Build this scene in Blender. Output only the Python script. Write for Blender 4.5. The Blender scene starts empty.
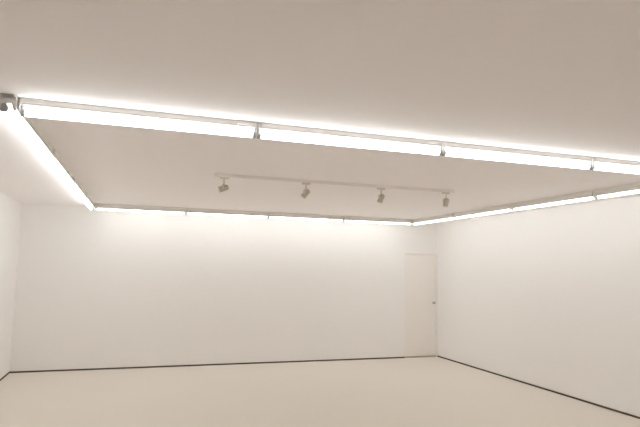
import bpy, bmesh, math, random
from mathutils import Vector, Matrix

scene = bpy.context.scene
col = scene.collection
random.seed(4)

# ------------------------------------------------------------------ room dimensions (metres)
XL, XR = -1.850, 5.775           # left / right wall
YB, YF = 9.760, -0.9             # back wall / wall behind the camera
H = 2.679                        # ceiling height
LX0, LX1 = -0.755, 4.938         # axes of the ceiling loop of fluorescent battens
LY0, LY1 = 3.483, 9.180
TRACK_Y = 5.565
CAM_Z = 1.729
T = 0.12                         # wall thickness


# ------------------------------------------------------------------ materials
def paint(name, a, b, rough=0.6, scale=3.0, bump=0.02, bscale=180.0, spec=0.3):
    m = bpy.data.materials.new(name)
    m.use_nodes = True
    nt = m.node_tree
    n, l = nt.nodes, nt.links
    bs = n['Principled BSDF']
    bs.inputs['Roughness'].default_value = rough
    bs.inputs['Specular IOR Level'].default_value = spec
    tc = n.new('ShaderNodeTexCoord')
    no = n.new('ShaderNodeTexNoise')
    no.inputs['Scale'].default_value = scale
    no.inputs['Detail'].default_value = 4
    l.new(tc.outputs['Object'], no.inputs['Vector'])
    mx = n.new('ShaderNodeMix')
    mx.data_type = 'RGBA'
    mx.inputs[6].default_value = (*a, 1)
    mx.inputs[7].default_value = (*b, 1)
    l.new(no.outputs['Fac'], mx.inputs[0])
    l.new(mx.outputs[2], bs.inputs['Base Color'])
    if bump:
        n2 = n.new('ShaderNodeTexNoise')
        n2.inputs['Scale'].default_value = bscale
        l.new(tc.outputs['Object'], n2.inputs['Vector'])
        bp = n.new('ShaderNodeBump')
        bp.inputs['Strength'].default_value = bump
        bp.inputs['Distance'].default_value = 0.002
        l.new(n2.outputs['Fac'], bp.inputs['Height'])
        l.new(bp.outputs['Normal'], bs.inputs['Normal'])
    return m


def plain(name, c, rough=0.45, metal=0.0):
    m = paint(name, c, tuple(x * 0.96 for x in c), rough, 8.0, 0.0)
    m.node_tree.nodes['Principled BSDF'].inputs['Metallic'].default_value = metal
    return m


def emitter(name, c, strength):
    m = bpy.data.materials.new(name)
    m.use_nodes = True
    nt = m.node_tree
    nt.nodes.remove(nt.nodes['Principled BSDF'])
    e = nt.nodes.new('ShaderNodeEmission')
    e.inputs['Color'].default_value = (*c, 1)
    e.inputs['Strength'].default_value = strength
    nt.links.new(e.outputs[0], nt.nodes['Material Output'].inputs['Surface'])
    return m


M = {
    'wall': paint('wall_paint', (0.910, 0.897, 0.882), (0.902, 0.889, 0.874), 0.7),
    'ceiling': paint('ceiling_paint', (0.972, 0.946, 0.950), (0.964, 0.938, 0.942), 0.8),
    'floor': paint('floor_screed', (0.795, 0.740, 0.670), (0.775, 0.721, 0.653), 0.55, 1.1, 0.03, 60.0, 0.25),
    'gap': plain('dark_skirting', (0.100, 0.078, 0.056), 0.7),
    'door': paint('door_paint', (0.900, 0.872, 0.836), (0.890, 0.862, 0.826), 0.55),
    'sill': plain('sill_strip', (0.46, 0.40, 0.32), 0.6),
    'white': plain('white_enamel', (0.86, 0.84, 0.80), 0.4),
    'reflector': plain('reflector_enamel', (0.86, 0.86, 0.84), 0.3),
    'holder': plain('grey_plastic', (0.60, 0.61, 0.62), 0.5),
    'plate': plain('end_plate_grey', (0.78, 0.77, 0.75), 0.5),
    'tube': emitter('fluorescent_glow', (0.955, 0.995, 1.0), 11.3),
    'cap': plain('tube_cap_metal', (0.62, 0.62, 0.62), 0.35, 0.8),
    'track': plain('track_white', (0.88, 0.84, 0.80), 0.5),
    'stem': plain('spot_stem', (0.74, 0.69, 0.63), 0.5),
    'head': plain('spot_head_grey', (0.56, 0.51, 0.44), 0.45),
    'rim': plain('spot_rim_white', (0.80, 0.75, 0.68), 0.4),
    'lens': plain('spot_lens', (0.22, 0.21, 0.20), 0.15),
    'steel': plain('brushed_steel', (0.55, 0.52, 0.48), 0.3, 0.7),
}


# ------------------------------------------------------------------ mesh helpers
def box(bm, x0, x1, y0, y1, z0, z1, bev=0.0):
    r = bmesh.ops.create_cube(bm, size=1.0)
    vs = r['verts']
    for v in vs:
        v.co = Vector((x0 if v.co.x < 0 else x1, y0 if v.co.y < 0 else y1, z0 if v.co.z < 0 else z1))
    if bev:
        es = list({e for v in vs for e in v.link_edges})
        bmesh.ops.bevel(bm, geom=es, offset=bev, segments=2, profile=0.5, affect='EDGES')


def tube(bm, a, b, ra, rb=None, seg=20):
    a, b = Vector(a), Vector(b)
    d = b - a
    mt = Matrix.Translation((a + b) / 2) @ d.to_track_quat('Z', 'Y').to_matrix().to_4x4()
    bmesh.ops.create_cone(bm, cap_ends=True, segments=seg, radius1=ra, radius2=ra if rb is None else rb,
                          depth=d.length, matrix=mt)


def lathe(bm, prof, mt, seg=28):
    rings = []
    for r, z in prof:
        rings.append([bm.verts.new(mt @ Vector((r * math.cos(2 * math.pi * k / seg), r * math.sin(2 * math.pi * k / seg), z)))
                      for k in range(seg)])
    for p, q in zip(rings, rings[1:]):
        for k in range(seg):
            bm.faces.new((p[k], p[(k + 1) % seg], q[(k + 1) % seg], q[k]))
    bm.faces.new(rings[0][::-1])
    bm.faces.new(rings[-1])


def prism(bm, poly, x0, x1):
    """closed profile in (y, z) pulled along x"""
    p = [bm.verts.new((x0, y, z)) for y, z in poly]
    q = [bm.verts.new((x1, y, z)) for y, z in poly]
    n = len(poly)
    for k in range(n):
        bm.faces.new((p[k], p[(k + 1) % n], q[(k + 1) % n], q[k]))
    bm.faces.new(p[::-1])
    bm.faces.new(q)


def obj(name, bm, mat, parent=None, smooth=False):
    bmesh.ops.recalc_face_normals(bm, faces=bm.faces)
    me = bpy.data.meshes.new(name)
    bm.to_mesh(me)
    bm.free()
    me.materials.append(mat)
    if smooth:
        for p in me.polygons:
            p.use_smooth = True
        me.set_sharp_from_angle(angle=math.radians(35))
    o = bpy.data.objects.new(name, me)
    col.objects.link(o)
    if parent:
        o.parent = parent
    return o


def thing(name, label, cat, loc=(0, 0, 0), rz=0.0, group=None):
    o = bpy.data.objects.new(name, None)
    o.empty_display_size = 0.1
    col.objects.link(o)
    o.location = loc
    o.rotation_euler = (0, 0, rz)
    o['label'] = label
    o['category'] = cat
    if group:
        o['group'] = group
    return o


def struct(name, bm, mat, label, cat, smooth=False):
    o = obj(name, bm, mat, None, smooth)
    o['kind'] = 'structure'
    o['label'] = label
    o['category'] = cat
    return o


def slab(name, ext, mat, label, cat, bev=0.0):
    bm = bmesh.new()
    box(bm, *ext, bev=bev)
    return struct(name, bm, mat, label, cat)


# ------------------------------------------------------------------ the room
DX0, DX1, DH = 5.030, 5.742, 2.035           # door leaf in the back wall, beside the right corner
REC = 0.014                                  # the leaf sits this far back in the wall face

slab('floor', (XL - T, XR + T, YF - T, YB + T, -0.1, 0), M['floor'], 'pale beige smooth floor of the empty gallery room', 'floor')
slab('ceiling', (XL - T, XR + T, YF - T, YB + T, H, H + 0.1), M['ceiling'], 'flat off-white ceiling carrying the loop of fluorescent tubes', 'ceiling')
slab('wall_left', (XL - T, XL, YF - T, YB + T, 0, H), M['wall'], 'plain cream wall at the left edge of the room', 'wall')
slab('wall_right', (XR, XR + T, YF - T, YB + T, 0, H), M['wall'], 'plain cream wall running along the right side', 'wall')
slab('wall_rear', (XL, XR, YF - T, YF, 0, H), M['wall'], 'plain cream wall closing the room opposite the door', 'wall')
bm = bmesh.new()
box(bm, XL, DX0, YB, YB + T, 0, H)
box(bm, DX0, DX1, YB, YB + T, DH, H)
box(bm, DX1, XR, YB, YB + T, 0, H)
box(bm, DX0, DX1, YB + 0.06, YB + T, 0, DH)
struct('wall_back', bm, M['wall'], 'wide plain cream wall at the far end of the room', 'wall')

# flush door, painted like the wall
bm = bmesh.new()
g = 0.004
box(bm, DX0 + g, DX1 - g, YB + REC, YB + 0.058, 0.022, DH - g, 0.003)
dr = struct('door_1', bm, M['door'], 'flush cream door set in the far wall beside the right corner', 'door')
bm = bmesh.new()
hx = DX1 - 0.055
lathe(bm, [(0.024, 0), (0.024, 0.006), (0.010, 0.008), (0.010, 0.03), (0.022, 0.036), (0.026, 0.048), (0.020, 0.058), (0.006, 0.062)],
      Matrix.Translation((hx, YB + REC, 1.07)) @ Matrix.Rotation(math.radians(90), 4, 'X'))
obj('door_handle', bm, M['steel'], dr, True)
slab('trim_1', (DX0, DX1, YB - 0.004, YB + 0.058, 0, 0.018), M['sill'], 'low threshold strip under the cream door', 'threshold')
# shallow moulding over the door head
bm = bmesh.new()
prism(bm, [(YB, DH + 0.004), (YB - 0.006, DH + 0.004), (YB - 0.007, DH + 0.03), (YB, DH + 0.034)], DX0 + 0.03, XR - 0.001)
struct('trim_2', bm, M['door'], 'thin cream head strip over the door in the far wall', 'trim')

# thin dark skirting strips
SH, SD = 0.024, 0.007
slab('baseboard_back', (XL + SD, DX0, YB - SD, YB, 0, SH), M['gap'], 'thin dark skirting line along the far wall', 'baseboard')
slab('baseboard_right', (XR - SD, XR, YF, YB, 0, SH), M['gap'], 'thin dark skirting line along the right wall', 'baseboard')
slab('baseboard_left', (XL, XL + SD, YF, YB, 0, SH), M['gap'], 'thin dark skirting line along the left wall', 'baseboard')
slab('baseboard_rear', (XL + SD, XR - SD, YF, YF + SD, 0, SH), M['gap'], 'thin dark skirting line on the wall opposite the door', 'baseboard')


# ------------------------------------------------------------------ fluorescent battens
TY, TZ, TR = 0.014, -0.083, 0.020            # tube axis (y outwards, z down from the ceiling) and radius


def make_batten(L):
    """along x from 0 to L, lamp side towards +y, z = 0 on the ceiling"""
    t = thing('fluorescent_batten', '', 'light fixture')
    bm = bmesh.new()
    box(bm, 0.0, L, -0.034, 0.034, -0.032, 0, 0.003)
    obj('housing', bm, M['white'], t)
    bm = bmesh.new()
    prism(bm, [(0.033, -0.033), (0.034, -0.037), (0.033, -0.039), (-0.024, -0.040), (-0.046, -0.080), (-0.048, -0.079),
               (-0.028, -0.033)], 0.003, L - 0.003)
    obj('reflector', bm, M['reflector'], t)
    bm = bmesh.new()
    tube(bm, (0.026, TY, TZ), (L - 0.026, TY, TZ), TR, seg=24)
    tb = obj('tube', bm, M['tube'], t, True)
    for x0, x1 in ((0.014, 0.026), (L - 0.026, L - 0.014)):
        bm = bmesh.new()
        tube(bm, (x0, TY, TZ), (x1, TY, TZ), TR + 0.0005, seg=24)
        obj('tube_cap', bm, M['cap'], tb, True)
    for x0, x1 in ((0.003, 0.015), (L - 0.015, L - 0.003)):
        bm = bmesh.new()
        box(bm, x0, x1, TY - 0.014, TY + 0.014, TZ - 0.018, -0.040, 0.004)
        tube(bm, (x0, TY, TZ), (x1, TY, TZ), 0.023, seg=20)
        obj('lampholder', bm, M['holder'], t)
    for x0, x1 in ((0.0, 0.003), (L - 0.003, L)):
        bm = bmesh.new()                     # a plate with two legs, open around the lampholder
        prism(bm, [(-0.050, -0.094), (-0.036, -0.094), (-0.024, -0.056), (0.026, -0.056), (0.034, -0.094), (0.047, -0.094),
                   (0.047, -0.030), (0.034, -0.002), (-0.034, -0.002), (-0.050, -0.030)], x0, x1)
        obj('end_plate', bm, M['plate'], t)
    for x0, x1 in ((0.03, 0.13), (L - 0.13, L - 0.03)):
        bm = bmesh.new()
        box(bm, x0, x1, -0.042, 0.042, -0.026, 0, 0.003)
        obj('mounting_bracket', bm, M['white'], t)
    return t


def copy_thing(r, loc, rz, label):
    c = r.copy()
    col.objects.link(c)
    c.location, c.rotation_euler = loc, (0, 0, rz)
    c['label'] = label
    for p in r.children:
        q = p.copy()
        col.objects.link(q)
        q.parent = c
        for s in p.children:
            u = s.copy()
            col.objects.link(u)
            u.parent = q
    return c


HB = 0.052                                   # half width of a row
GAP = 0.004
PI = math.pi
ORD = ['first', 'second', 'third', 'fourth']
rows = []
# (start point, direction, length of the row, rotation, labels)
sx, ex = LX0 + HB, LX1 - HB
rows.append(((ex, LY0), (-1, 0), ex - sx, PI, 'fluorescent battens of the near row', [
    'white fluorescent batten of the near row, its right end joining the right row',
    'white fluorescent batten of the near row, third from its left corner',
    'white fluorescent batten of the near row, second from its left corner',
    'long bright fluorescent batten of the near row, starting at the left corner of the loop']))
rows.append(((sx, LY1), (1, 0), ex - sx, 0.0, 'fluorescent battens along the far wall', [
    'thin fluorescent batten above the far wall, first from the left corner',
    'thin fluorescent batten above the far wall, second from the left corner',
    'thin fluorescent batten above the far wall, third from the left corner',
    'thin fluorescent batten above the far wall, last one before the right corner and door']))
sy, ey = LY0 - HB - 0.045, LY1 + HB
rows.append(((LX0, sy), (0, 1), ey - sy, PI / 2, 'fluorescent battens along the left wall', [
    'wide bright fluorescent batten of the left row, nearest the camera, grey end plate showing',
    'fluorescent batten of the left row, second from its near end',
    'fluorescent batten of the left row, third from its near end',
    'fluorescent batten of the left row, touching the far row at the back left corner']))
rows.append(((LX1, ey), (0, -1), ey - sy, -PI / 2, 'fluorescent battens along the right wall', [
    'fluorescent batten of the right row, at the far corner above the door',
    'fluorescent batten of the right row, second from the far corner',
    'fluorescent batten of the right row, third from the far corner',
    'fluorescent batten of the right row, fourth from the far corner, meeting the near row']))

for (x, y), (dx, dy), ln, rz, grp, labels in rows:
    step = ln / 4
    proto = None
    for k in range(4):
        p = (x + dx * (step * k + GAP / 2), y + dy * (step * k + GAP / 2), H)
        if proto is None:
            proto = make_batten(step - GAP)
            proto.location, proto.rotation_euler = p, (0, 0, rz)
            proto['label'], proto['group'] = labels[k], grp
        else:
            copy_thing(proto, p, rz, labels[k])

# ------------------------------------------------------------------ spotlight track
TX0, TX1 = 0.70, 3.50
tr = thing('lighting_track', 'slim pale lighting track across the middle of the ceiling holding four spotlights', 'lighting track',
           (TX0, TRACK_Y, H))
TL = TX1 - TX0
bm = bmesh.new()                             # a rail with a slot underneath
prism(bm, [(-0.018, 0), (0.018, 0), (0.018, -0.030), (0.006, -0.030), (0.006, -0.012), (-0.006, -0.012), (-0.006, -0.030),
           (-0.018, -0.030)], 0, TL)
obj('rail', bm, M['track'], tr)
for x0, x1 in ((-0.008, 0.0), (TL, TL + 0.008)):
    bm = bmesh.new()
    box(bm, x0, x1, -0.019, 0.019, -0.031, 0, 0.002)
    obj('end_cap', bm, M['track'], tr)
bm = bmesh.new()
box(bm, 0.02, 0.14, -0.021, 0.021, -0.036, -0.0305, 0.002)
obj('power_feed', bm, M['track'], tr)


def make_spot(x, label, pan, tilt):
    """hangs from the track; pan about the stem (0 = towards the far wall), tilt below the horizon, both in degrees"""
    t = thing('track_spotlight', label, 'spotlight', (x, TRACK_Y, H - 0.030), 0.0, 'spotlights on the ceiling track')
    bm = bmesh.new()
    box(bm, -0.045, 0.045, -0.016, 0.016, -0.022, 0, 0.003)
    obj('adapter', bm, M['stem'], t)
    bm = bmesh.new()
    tube(bm, (0, 0, -0.02), (0, 0, -0.085), 0.009, seg=14)
    obj('stem', bm, M['stem'], t, True)
    rot = Matrix.Rotation(math.radians(pan), 4, 'Z')
    bm = bmesh.new()                         # yoke: a bridge with two cheeks
    box(bm, -0.038, 0.038, -0.010, 0.010, -0.090, -0.084, 0.001)
    for s in (-1, 1):
        box(bm, s * 0.035 - 0.003, s * 0.035 + 0.003, -0.010, 0.010, -0.128, -0.084, 0.001)
    bmesh.ops.transform(bm, matrix=rot, verts=bm.verts)
    obj('yoke', bm, M['stem'], t)
    hm = Matrix.Translation((0, 0, -0.120)) @ rot @ Matrix.Rotation(math.radians(-90 - tilt), 4, 'X') @ Matrix.Scale(0.8, 4)
    bm = bmesh.new()
    lathe(bm, [(0.010, -0.062), (0.024, -0.060), (0.033, -0.048), (0.036, -0.030), (0.036, 0.060), (0.031, 0.060), (0.030, 0.046)], hm)
    hd = obj('lamp_head', bm, M['head'], t, True)
    bm = bmesh.new()
    for z in (-0.044, -0.034, -0.024):
        lathe(bm, [(0.0365, z), (0.0385, z + 0.001), (0.0385, z + 0.004), (0.0365, z + 0.005)], hm)
    obj('cooling_fins', bm, M['head'], hd, True)
    bm = bmesh.new()
    lathe(bm, [(0.037, 0.052), (0.041, 0.054), (0.041, 0.064), (0.037, 0.066)], hm)
    rm = obj('bezel', bm, M['rim'], hd, True)
    bm = bmesh.new()
    lathe(bm, [(0.030, 0.0665), (0.024, 0.069), (0.010, 0.0705)], hm)
    obj('lens', bm, M['lens'], hd, True)
    return t


make_spot(0.79, 'small grey track spotlight turned sideways, first from the left on the ceiling track', 70, 20)
make_spot(1.675, 'small pale grey track spotlight, second from the left on the ceiling track', 40, 45)
make_spot(2.57, 'small grey track spotlight pointing down, third from the left on the ceiling track', 20, 60)
make_spot(3.41, 'darkest track spotlight, at the end of the ceiling track nearest the door', -5, 70)

# ------------------------------------------------------------------ world, camera, view
w = bpy.data.worlds.new('world')
scene.world = w
w.use_nodes = True
w.node_tree.nodes['Background'].inputs[0].default_value = (0, 0, 0, 1)
w.node_tree.nodes['Background'].inputs[1].default_value = 0.0

cam = bpy.data.cameras.new('camera')
cam.sensor_fit = 'HORIZONTAL'
cam.sensor_width = 36.0
cam.lens = 36.0 * 540.54 / 640.0
cam.clip_start = 0.05
co = bpy.data.objects.new('camera', cam)
col.objects.link(co)
yaw, pitch, roll = 0.3195, 0.1003, -0.0185
co.matrix_world = (Matrix.Translation((0, 0, CAM_Z)) @ Matrix.Rotation(-yaw, 4, 'Z')
                   @ Matrix.Rotation(PI / 2 + pitch, 4, 'X') @ Matrix.Rotation(-roll, 4, 'Z'))
scene.camera = co

vs = scene.view_settings
vs.view_transform = 'Standard'
vs.look = 'None'
vs.exposure = 0.0
vs.gamma = 1.0
vs.use_curve_mapping = False
scene.cycles.max_bounces = 16
scene.cycles.diffuse_bounces = 14
scene.cycles.use_denoising = True
